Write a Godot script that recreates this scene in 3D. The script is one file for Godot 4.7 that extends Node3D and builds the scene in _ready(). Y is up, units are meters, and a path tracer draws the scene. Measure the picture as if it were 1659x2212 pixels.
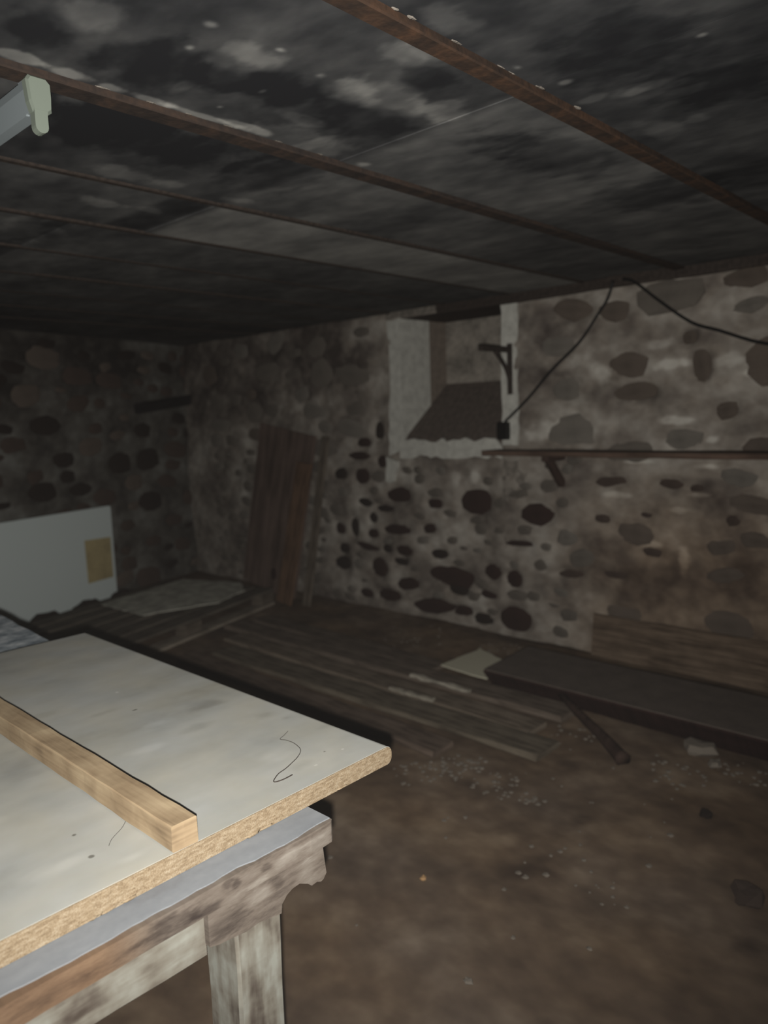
extends Node3D
# A dark stone cellar lit by the flash beside the camera. +x runs along the steel beams towards the
# wall with the blocked window, -z towards the far left wall, y is up, metres.

const EYE := Vector3(0, 1.45, 0)
const CEIL := 2.155
const LEFT_AT := Vector3(2.962, 0, -6.001)      # a point of the far left wall
const LEFT_X := Vector3(0.9562, 0, -0.2928)     # its direction
const LEFT_N := Vector3(0.2928, 0, 0.9562)      # out of it, into the cellar

var rng := RandomNumberGenerator.new()
var used := {}
var M := {}

func _ready() -> void:
	rng.seed = 11
	camera_and_light()
	make_materials()
	make_ceiling()
	make_walls()
	make_window()
	make_floor()
	make_beams()
	make_table()
	make_worktop()
	make_far_bench()
	make_batten()
	make_left_things()
	make_right_wall_things()
	make_floor_planks()
	make_floor_bits()

# ---------------------------------------------------------------- camera, light, exposure
func camera_and_light() -> void:
	var basis := Basis(Vector3(0.68250573, -0.03322298, 0.73012476), Vector3(0.11585951, 0.99125304, -0.06319796), Vector3(-0.72163876, 0.12772486, 0.68038508))
	var cam := Camera3D.new()
	cam.name = "camera"
	cam.transform = Transform3D(basis.orthonormalized(), EYE)
	var at := CameraAttributesPhysical.new()
	at.frustum_focal_length = 24.0
	at.exposure_aperture = 2.6
	at.frustum_focus_distance = 1.35
	cam.attributes = at
	add_child(cam)
	cam.fov = 68.458
	cam.near = 0.02
	cam.far = 40.0
	cam.current = true
	var env := Environment.new()
	env.background_mode = Environment.BG_COLOR
	env.background_color = Color(0, 0, 0)
	env.tonemap_mode = Environment.TONE_MAPPER_LINEAR
	env.tonemap_exposure = 1.0
	env.fog_enabled = true          # dust in the air, lit by the flash
	env.fog_light_color = Color(1.0, 0.98, 0.965)
	env.fog_density = 0.00022
	env.sdfgi_enabled = true
	env.ssao_enabled = true
	env.ssil_enabled = true
	var we := WorldEnvironment.new()
	we.name = "environment"
	we.environment = env
	add_child(we)
	var flash := SpotLight3D.new()
	flash.name = "camera_flash"
	flash.transform = Transform3D(basis.orthonormalized(), EYE + basis * Vector3(-0.006, -0.05, 0.0)).looking_at(EYE + basis * Vector3(-0.08, 0.127, -1.0) * 4.0, basis.y)
	flash.light_color = Color(1.0, 0.98, 0.955)
	flash.light_energy = 9.0
	flash.light_size = 0.008
	flash.spot_range = 20.0
	flash.spot_angle = 60.0
	flash.spot_angle_attenuation = 1.0
	flash.spot_attenuation = 2.0
	flash.shadow_enabled = true
	add_child(flash)

# ---------------------------------------------------------------- naming and tagging
func numbered(called: String, parent: Node) -> String:
	var key := str(parent.get_instance_id()) + called
	var n: int = used.get(key, 0)
	used[key] = n + 1
	return called if n == 0 else "%s_%03d" % [called, n]

func put(called: String, mesh: Mesh, m: Material, parent: Node = self, t := Transform3D()) -> MeshInstance3D:
	var o := MeshInstance3D.new()
	o.name = numbered(called, parent)
	o.mesh = mesh
	o.material_override = m
	o.transform = t
	parent.add_child(o, true)
	return o

func thing(called: String, label: String, category: String, at := Vector3.ZERO, turn := 0.0, group := "") -> Node3D:
	var o := Node3D.new()
	o.name = numbered(called, self)
	o.position = at
	o.rotation.y = turn
	add_child(o, true)
	tag(o, label, category, group)
	return o

func tag(o: Node, label: String, category: String, group := "", kind := "") -> void:
	o.set_meta("label", label)
	o.set_meta("category", category)
	if group: o.set_meta("group", group)
	if kind: o.set_meta("kind", kind)

# ---------------------------------------------------------------- mesh helpers
# tris: three points per triangle; closed shapes are turned outside out, open ones face the given way
func bake(tris: PackedVector3Array, smooth := false, facing := Vector3.ZERO, uv := []) -> ArrayMesh:
	var sum := Vector3.ZERO
	var vol := 0.0
	for i in range(0, tris.size(), 3):
		var n := (tris[i + 1] - tris[i]).cross(tris[i + 2] - tris[i])
		sum += n
		vol += n.dot(tris[i])
	var flip := vol > 0.0 if facing == Vector3.ZERO else sum.dot(facing) > 0.0
	var st := SurfaceTool.new()
	st.begin(Mesh.PRIMITIVE_TRIANGLES)
	st.set_smooth_group(0 if smooth else -1)
	for i in range(0, tris.size(), 3):
		for k in ([0, 2, 1] if flip else [0, 1, 2]):
			var p := tris[i + k]
			if uv: st.set_uv(Vector2(uv[0].distance_to(p), uv[1].distance_to(p)))
			st.add_vertex(p)
	if smooth: st.index()
	st.generate_normals()
	if not smooth: st.index()
	return st.commit()

func quad(t: PackedVector3Array, a: Vector3, b: Vector3, c: Vector3, d: Vector3) -> void:
	t.append_array([a, b, c, a, c, d])

# rings of equal count joined up, both ends closed with a fan
func loft(rings: Array, caps := true) -> PackedVector3Array:
	var t := PackedVector3Array()
	for r in rings.size() - 1:
		var a: PackedVector3Array = rings[r]
		var b: PackedVector3Array = rings[r + 1]
		for i in a.size():
			var j := (i + 1) % a.size()
			quad(t, a[i], a[j], b[j], b[i])
	if caps:
		for e in [0, rings.size() - 1]:
			var a: PackedVector3Array = rings[e]
			var mid := Vector3.ZERO
			for p in a: mid += p / a.size()
			for i in a.size():
				var j := (i + 1) % a.size()
				if e == 0: t.append_array([mid, a[j], a[i]])
				else: t.append_array([mid, a[i], a[j]])
	return t

# a sawn timber along x from 0 to length, centred in z, standing on y = 0, with worn edges
func timber(length: float, high: float, wide: float, wear := 0.004, rough := 0.002, steps := 8, bow := 0.0) -> ArrayMesh:
	var rings := []
	for s in steps + 1:
		var f := float(s) / steps
		var x := f * length
		var ring := PackedVector3Array()
		var b := bow * sin(f * PI)
		for c in [[0, 1], [1, 1], [1, 0], [0, 0]]:
			var y0: float = c[1] * high
			var z0: float = (c[0] - 0.5) * wide
			var wy := wear * (0.7 + 0.6 * rng.randf())
			var j := Vector3(rng.randf_range(-1, 1) * (rough if s == 0 or s == steps else 0.0), rng.randf_range(-rough, rough), rng.randf_range(-rough, rough))
			var iny := Vector3(0, -wy if c[1] == 1 else wy, 0)
			var inz := Vector3(0, 0, wy if c[0] == 0 else -wy)
			var p := Vector3(x, y0 + b, z0) + j
			if c == [0, 1] or c == [1, 0]:
				ring.append_array([p + iny, p + inz])
			else:
				ring.append_array([p + inz, p + iny])
		rings.append(ring)
	return bake(loft(rings))

func box(sx: float, sy: float, sz: float, wear := 0.003) -> ArrayMesh:
	return timber(sx, sy, sz, wear, 0.0, 1)

# outline in x,y pushed along z from z0 to z1
func extruded(outline: PackedVector2Array, z0: float, z1: float, uv := []) -> ArrayMesh:
	var t := PackedVector3Array()
	for i in outline.size():
		var a := outline[i]
		var b := outline[(i + 1) % outline.size()]
		quad(t, Vector3(a.x, a.y, z0), Vector3(b.x, b.y, z0), Vector3(b.x, b.y, z1), Vector3(a.x, a.y, z1))
	var idx := Geometry2D.triangulate_polygon(outline)
	var sign_ := 0.0
	for i in outline.size(): sign_ += outline[i].cross(outline[(i + 1) % outline.size()])
	for i in range(0, idx.size(), 3):
		var a := outline[idx[i]]
		var b := outline[idx[i + 1]]
		var c := outline[idx[i + 2]]
		if ((b - a).cross(c - a) > 0.0) != (sign_ > 0.0):
			var k := b
			b = c
			c = k
		t.append_array([Vector3(a.x, a.y, z1), Vector3(b.x, b.y, z1), Vector3(c.x, c.y, z1)])
		t.append_array([Vector3(a.x, a.y, z0), Vector3(c.x, c.y, z0), Vector3(b.x, b.y, z0)])
	return bake(t, false, Vector3.ZERO, uv)

func tube(points: PackedVector3Array, radius: float, sides := 6, end_radius := -1.0) -> ArrayMesh:
	var rings := []
	for i in points.size():
		var d := (points[mini(i + 1, points.size() - 1)] - points[maxi(i - 1, 0)]).normalized()
		var u := d.cross(Vector3(0.21, 0.93, 0.3)).normalized()
		var v := u.cross(d)
		var r := radius if end_radius < 0 else lerpf(radius, end_radius, float(i) / (points.size() - 1))
		var ring := PackedVector3Array()
		for k in sides:
			var a := TAU * k / sides
			ring.append(points[i] + (u * cos(a) + v * sin(a)) * r)
		rings.append(ring)
	return bake(loft(rings), true)

func smooth_path(p: PackedVector3Array, per := 4) -> PackedVector3Array:
	var out := PackedVector3Array()
	for i in p.size() - 1:
		for k in per:
			out.append(p[i].cubic_interpolate(p[i + 1], p[maxi(i - 1, 0)], p[mini(i + 2, p.size() - 1)], float(k) / per))
	out.append(p[-1])
	return out

# a stone face for a wall: outline of about unit radius in x,y, bulging to z = 1, its root at z = -1
func stone_face() -> ArrayMesh:
	var n := 9
	var rad := []
	var corner := rng.randf_range(0.0, 0.35)
	for i in n:
		var a := TAU * i / n
		rad.append((1.0 + corner * absf(sin(2.0 * a))) * rng.randf_range(0.84, 1.08))
	var rings := []
	for lv in [[1.04, -1.0], [0.96, 0.3], [0.6, 0.85]]:
		var ring := PackedVector3Array()
		for i in n:
			var a: float = TAU * i / n
			var q: float = rad[i] * lv[0]
			ring.append(Vector3(cos(a) * q, sin(a) * q, lv[1] + rng.randf_range(-0.12, 0.12)))
		rings.append(ring)
	var t := loft(rings, false)
	var last: PackedVector3Array = rings[2]
	for i in n: t.append_array([Vector3(0, 0, 1.0), last[i], last[(i + 1) % n]])
	return bake(t, true, Vector3(0, 0, 1))

# a loose lump of about unit radius
func lump(rows := 5, cols := 8, ragged := 0.22) -> ArrayMesh:
	var rings := []
	for r in range(1, rows):
		var ring := PackedVector3Array()
		for c in cols:
			var th := PI * r / rows
			var ph := TAU * c / cols
			ring.append(Vector3(sin(th) * cos(ph), cos(th), sin(th) * sin(ph)) * rng.randf_range(1.0 - ragged, 1.0 + ragged))
		rings.append(ring)
	return bake(loft(rings), false)

# a grid over s in [s0, s1], y in [y0, y1], pushed along local z by deep(s, y)
func patch(t: PackedVector3Array, s0: float, s1: float, y0: float, y1: float, step: float, ground_level := false) -> void:
	var ns := maxi(1, roundi((s1 - s0) / step))
	var ny := maxi(1, roundi((y1 - y0) / step))
	var rows := []
	for j in ny + 1:
		var row := PackedVector3Array()
		for i in ns + 1:
			var s := lerpf(s0, s1, float(i) / ns)
			var y := lerpf(y0, y1, float(j) / ny)
			row.append(Vector3(s, y, floor_y(s, -y) if ground_level else wall_depth(s, y)))
		rows.append(row)
	for j in ny:
		for i in ns:
			quad(t, rows[j][i], rows[j][i + 1], rows[j + 1][i + 1], rows[j + 1][i])

# picture coordinates as two planes: u runs along axis ax from a.x to b.x, v along ay from a.y to b.y
func over(a: Vector2, b: Vector2, ax: Vector3, ay: Vector3, at := Vector3.ZERO) -> Array:
	var u := ax / (b.x - a.x)
	var v := ay / (b.y - a.y)
	return [Plane(u, a.x / (b.x - a.x) - u.dot(at)), Plane(v, a.y / (b.y - a.y) - v.dot(at))]

# ---------------------------------------------------------------- textures
func noise(seed_: int, freq: float, octaves := 4) -> FastNoiseLite:
	var n := FastNoiseLite.new()
	n.seed = seed_
	n.noise_type = FastNoiseLite.TYPE_SIMPLEX_SMOOTH
	n.frequency = freq
	n.fractal_type = FastNoiseLite.FRACTAL_FBM
	n.fractal_octaves = octaves
	return n

func layer(seed_: int, freq: float, w: int, h: int, octaves := 4) -> PackedByteArray:
	var n := noise(seed_, freq, octaves)
	var im := n.get_seamless_image(w, h, false, false, 0.15, true) if w <= 512 else n.get_image(w, h, false, false, true)
	im.convert(Image.FORMAT_L8)
	return im.get_data()

func stretched(seed_: int, freq: float, w: int, h: int, across: int, octaves := 4) -> PackedByteArray:
	# noise drawn out along x: grain
	var im := noise(seed_, freq, octaves).get_seamless_image(maxi(16, w / across), h, false, false, 0.15, true)
	im.convert(Image.FORMAT_L8)
	im.resize(w, h, Image.INTERPOLATE_CUBIC)
	return im.get_data()

func picture(w: int, h: int, rgb: PackedByteArray) -> ImageTexture:
	return ImageTexture.create_from_image(Image.create_from_data(w, h, false, Image.FORMAT_RGB8, rgb))

# colours run a -> b -> c as the tone runs 0 -> 0.5 -> 1
func toned(w: int, h: int, tone: PackedFloat32Array, a: Color, b: Color, c: Color, warm := PackedByteArray(), warm_by := Color(1, 1, 1)) -> ImageTexture:
	var out := PackedByteArray()
	out.resize(w * h * 3)
	var ramp := []
	for i in 256:
		var f := i / 255.0
		ramp.append(a.lerp(b, f * 2.0) if f < 0.5 else b.lerp(c, f * 2.0 - 1.0))
	var has := warm.size() > 0
	for i in w * h:
		var col: Color = ramp[clampi(int(tone[i] * 255.0), 0, 255)]
		if has: col = col.lerp(col * warm_by, warm[i] / 255.0)
		out[i * 3] = clampi(int(col.r * 255.0), 0, 255)
		out[i * 3 + 1] = clampi(int(col.g * 255.0), 0, 255)
		out[i * 3 + 2] = clampi(int(col.b * 255.0), 0, 255)
	return picture(w, h, out)

# soft-edged stains: x, y, rx, ry in metres over the given rectangle
func splat(tone: PackedFloat32Array, w: int, h: int, from: Vector2, to: Vector2, list: Array, by: float, ragged: PackedByteArray, soft := 0.55) -> void:
	var sx := w / (to.x - from.x)
	var sy := h / (to.y - from.y)
	for k in range(0, list.size(), 4):
		var cx: float = (list[k] - from.x) * sx
		var cy: float = (list[k + 1] - from.y) * sy
		var rx: float = absf(list[k + 2] * sx) * 1.25
		var ry: float = absf(list[k + 3] * sy) * 1.25
		for y in range(maxi(0, int(cy - ry * 1.4)), mini(h, int(cy + ry * 1.4) + 1)):
			for x in range(maxi(0, int(cx - rx * 1.4)), mini(w, int(cx + rx * 1.4) + 1)):
				var d := sqrt(((x - cx) / rx) ** 2 + ((y - cy) / ry) ** 2) + (ragged[y * w + x] / 255.0 - 0.5) * 0.9
				tone[y * w + x] += by * (1.0 - smoothstep(1.0 - soft, 1.0, d))

func flat_tone(w: int, h: int, base: float, layers: Array) -> PackedFloat32Array:
	var t := PackedFloat32Array()
	t.resize(w * h)
	t.fill(base)
	for l in layers:
		var b: PackedByteArray = l[0]
		var k: float = l[1] / 255.0
		for i in w * h: t[i] += (b[i] - 128) * k
	return t

func surface(col: Color, rough := 0.9, tex: Texture2D = null, size := 0.0, bump: Texture2D = null, bump_cm := 0.3) -> StandardMaterial3D:
	var m := StandardMaterial3D.new()
	m.albedo_color = col
	m.roughness = rough
	m.metallic_specular = 0.3
	m.albedo_texture = tex
	if size > 0.0:
		m.uv1_triplanar = true
		m.uv1_scale = Vector3.ONE / size
	if bump:
		m.heightmap_enabled = true
		m.heightmap_texture = bump
		m.heightmap_scale = bump_cm
	return m

func tinted(base: StandardMaterial3D, col: Color) -> StandardMaterial3D:
	var m: StandardMaterial3D = base.duplicate()
	m.albedo_color = col
	return m

func make_materials() -> void:
	var w := 512
	var h := 512
	# coarse mineral grain
	var t := flat_tone(w, h, 0.5, [[layer(1, 0.012, w, h), 0.7], [layer(2, 0.06, w, h), 0.35]])
	var mineral := toned(w, h, t, Color(0.55, 0.55, 0.55), Color(0.8, 0.8, 0.8), Color(1, 1, 1))
	M.mineral = mineral
	M.faint = toned(w, h, t, Color(0.78, 0.78, 0.78), Color(0.9, 0.9, 0.9), Color(1, 1, 1))
	t = flat_tone(w, h, 0.5, [[layer(3, 0.03, w, h), 0.6], [layer(4, 0.12, w, h), 0.4]])
	M.bumps = toned(w, h, t, Color(0, 0, 0), Color(0.5, 0.5, 0.5), Color(1, 1, 1))
	# wood grain along u
	t = flat_tone(w, h, 0.5, [[stretched(5, 0.03, w, h, 16), 0.8], [stretched(6, 0.12, w, h, 24), 0.45], [layer(7, 0.01, w, h), 0.25]])
	M.grain = toned(w, h, t, Color(0.52, 0.5, 0.48), Color(0.8, 0.79, 0.78), Color(1, 1, 1))
	var turned := M.grain.get_image().duplicate() as Image
	turned.rotate_90(CLOCKWISE)
	M.cross_grain = ImageTexture.create_from_image(turned)
	M.stone = [
		surface(Color(0.29, 0.215, 0.195), 0.95, mineral, 0.3, M.bumps, 0.5), surface(Color(0.255, 0.215, 0.195), 0.95, mineral, 0.3, M.bumps, 0.5),
		surface(Color(0.42, 0.36, 0.325), 0.95, mineral, 0.3, M.bumps, 0.5), surface(Color(0.565, 0.535, 0.495), 0.95, mineral, 0.22, M.bumps, 0.5),
		surface(Color(0.63, 0.605, 0.565), 0.95, mineral, 0.22, M.bumps, 0.5), surface(Color(0.53, 0.48, 0.435), 0.95, mineral, 0.22, M.bumps, 0.5)]
	M.dark_wood = surface(Color(0.26, 0.205, 0.18), 0.85, M.grain, 0.6)
	M.grey_wood = surface(Color(0.4, 0.37, 0.33), 0.9, M.grain, 0.5)
	M.brown_wood = surface(Color(0.42, 0.33, 0.26), 0.9, M.grain, 0.6)
	M.plaster = surface(Color(0.72, 0.72, 0.69), 0.95, M.faint, 0.5)
	M.grey_plaster = surface(Color(0.54, 0.515, 0.48), 0.95, mineral, 0.35, M.bumps, 0.6)
	M.black_plastic = surface(Color(0.06, 0.06, 0.06), 0.5)
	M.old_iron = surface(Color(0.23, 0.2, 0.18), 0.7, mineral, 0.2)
	M.white_metal = surface(Color(0.42, 0.45, 0.46), 0.45)
	M.white_plastic = surface(Color(0.39, 0.42, 0.385), 0.4)
	M.crumb = surface(Color(0.5, 0.47, 0.43), 0.95, mineral, 0.2)
	# rust along u
	t = flat_tone(w, h, 0.5, [[stretched(8, 0.02, w, h, 6), 0.7], [layer(9, 0.05, w, h), 0.5]])
	M.rust = surface(Color(1, 1, 1), 0.85, toned(w, h, t, Color(0.11, 0.09, 0.08), Color(0.185, 0.14, 0.11), Color(0.28, 0.2, 0.145)), 0.8, M.bumps, 0.15)
	M.rust_dark = surface(Color(1, 1, 1), 0.85, toned(w, h, t, Color(0.11, 0.095, 0.09), Color(0.165, 0.138, 0.122), Color(0.24, 0.185, 0.15)), 0.8, M.bumps, 0.15)
	# pale pine with knots and dirt
	t = flat_tone(w, h, 0.62, [[stretched(12, 0.02, w, h, 10), 0.35], [stretched(13, 0.1, w, h, 20), 0.2], [layer(14, 0.008, w, h), 0.45]])
	splat(t, w, h, Vector2.ZERO, Vector2(1, 1), [0.42, 0.3, 0.03, 0.03, 0.2, 0.72, 0.04, 0.02, 0.8, 0.55, 0.03, 0.025, 0.62, 0.85, 0.05, 0.02], -0.5, layer(15, 0.04, w, h))
	splat(t, w, h, Vector2.ZERO, Vector2(1, 1), [0.35, 0.5, 0.2, 0.12, 0.7, 0.2, 0.2, 0.1, 0.9, 0.75, 0.15, 0.1], -0.22, layer(18, 0.02, w, h), 0.8)
	M.pine = surface(Color(1, 1, 1), 0.75, toned(w, h, t, Color(0.27, 0.22, 0.165), Color(0.49, 0.425, 0.335), Color(0.62, 0.56, 0.455)), 0.45)
	# particle board core
	t = flat_tone(w, h, 0.55, [[stretched(16, 0.07, w, h, 3, 2), 0.6], [layer(17, 0.15, w, h, 2), 0.55]])
	M.chip = surface(Color(1, 1, 1), 0.9, toned(w, h, t, Color(0.33, 0.275, 0.21), Color(0.455, 0.4, 0.32), Color(0.55, 0.51, 0.44)), 0.26, M.bumps, 0.1)
	# laminate: faint grey marbling, smudges and dust, drawn over the board itself
	w = 1024
	h = 1024
	var a := Vector2(-0.45, -2.3)
	var b := Vector2(1.05, -0.95)
	var rag := layer(20, 0.012, w, h)
	t = flat_tone(w, h, 0.6, [[stretched(21, 0.008, w, h, 3), 0.32], [layer(22, 0.02, w, h), 0.12], [layer(23, 0.003, w, h), 0.25]])
	splat(t, w, h, a, b, [0.83, -1.36, 0.04, 0.02, 0.74, -1.6, 0.04, 0.015, 0.66, -1.7, 0.05, 0.02, 0.97, -1.3, 0.03, 0.02, 0.86, -1.05, 0.04, 0.02, 0.93, -1.45, 0.05, 0.03, 0.99, -1.25, 0.02, 0.015], -0.2, rag, 0.9)
	splat(t, w, h, a, b, [0.42, -1.08, 0.05, 0.02, 0.5, -1.02, 0.03, 0.012, 0.8, -1.45, 0.04, 0.02, 0.72, -1.35, 0.05, 0.02, 0.38, -1.3, 0.04, 0.02, 0.85, -1.12, 0.05, 0.03], 0.2, rag, 0.9)
	splat(t, w, h, a, b, [0.46, -1.07, 0.004, 0.004, 0.62, -1.36, 0.004, 0.003, 0.47, -1.15, 0.003, 0.003, 0.93, -1.06, 0.003, 0.003, 0.8, -1.56, 0.006, 0.003], -0.7, rag, 0.5)
	splat(t, w, h, a, b, [0.37, -1.2, 0.003, 0.003, 0.88, -1.03, 0.004, 0.003, 0.83, -1.7, 0.004, 0.004, 0.96, -1.04, 0.004, 0.003], 0.7, rag, 0.5)
	M.laminate = surface(Color(1, 1, 1), 0.55, toned(w, h, t, Color(0.38, 0.38, 0.365), Color(0.54, 0.55, 0.54), Color(0.63, 0.64, 0.635), layer(24, 0.006, w, h), Color(1.0, 0.975, 0.925)))
	# bluish grey paint of the old table
	w = 512
	h = 512
	t = flat_tone(w, h, 0.55, [[stretched(25, 0.012, w, h, 4), 0.6], [layer(26, 0.05, w, h), 0.2]])
	M.paint = surface(Color(1, 1, 1), 0.6, toned(w, h, t, Color(0.34, 0.345, 0.355), Color(0.415, 0.43, 0.445), Color(0.47, 0.485, 0.495)), 0.5)
	# worn paint over dark wood: legs and rails
	t = flat_tone(w, h, 0.54, [[stretched(27, 0.03, w, h, 6), 0.75], [layer(28, 0.01, w, h), 0.85], [layer(29, 0.05, w, h), 0.15]])
	M.worn = surface(Color(1, 1, 1), 0.8, toned(w, h, t, Color(0.235, 0.205, 0.18), Color(0.395, 0.38, 0.345), Color(0.49, 0.495, 0.465)), 0.5)
	t = flat_tone(w, h, 0.45, [[stretched(30, 0.012, w, h, 4), 0.45], [layer(31, 0.006, w, h), 0.7]])
	M.bare = surface(Color(1, 1, 1), 0.85, toned(w, h, t, Color(0.2, 0.165, 0.145), Color(0.33, 0.29, 0.255), Color(0.45, 0.415, 0.375)), 0.5)
	# the table's bare front edge, drawn over x 0.2..0.85, y 0.6..0.77
	var ea := Vector2(0.2, 0.6)
	var eb := Vector2(0.85, 0.77)
	var erag := layer(34, 0.02, w, h)
	t = flat_tone(w, h, 0.5, [[stretched(35, 0.012, w, h, 4), 0.4], [layer(36, 0.02, w, h), 0.3], [layer(37, 0.1, w, h), 0.15]])
	splat(t, w, h, ea, eb, [0.595, 0.752, 0.012, 0.008, 0.612, 0.745, 0.01, 0.01, 0.67, 0.743, 0.012, 0.006, 0.6, 0.682, 0.04, 0.022, 0.692, 0.705, 0.02, 0.014, 0.5, 0.74, 0.05, 0.02, 0.56, 0.73, 0.03, 0.01], -0.27, erag, 0.7)
	splat(t, w, h, ea, eb, [0.78, 0.735, 0.04, 0.02, 0.72, 0.74, 0.03, 0.015, 0.66, 0.7, 0.03, 0.015, 0.76, 0.69, 0.03, 0.02, 0.65, 0.725, 0.03, 0.01], 0.3, erag, 0.8)
	var ew := PackedByteArray()
	ew.resize(w * h)
	for i in w * h: ew[i] = clampi(int(255.0 * smoothstep(0.5, 0.38, 0.2 + 0.65 * (i % w) / w)), 0, 255)
	M.edge = surface(Color(1, 1, 1), 0.85, toned(w, h, t, Color(0.17, 0.145, 0.13), Color(0.345, 0.315, 0.285), Color(0.46, 0.44, 0.41), ew, Color(1.0, 0.87, 0.74)))
	t = flat_tone(w, h, 0.55, [[stretched(32, 0.008, w, h, 2), 1.0], [layer(33, 0.02, w, h), 0.6]])
	M.streaks = surface(Color(1, 1, 1), 0.55, toned(w, h, t, Color(0.36, 0.4, 0.43), Color(0.55, 0.585, 0.61), Color(0.74, 0.76, 0.77)), 0.35)

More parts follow.
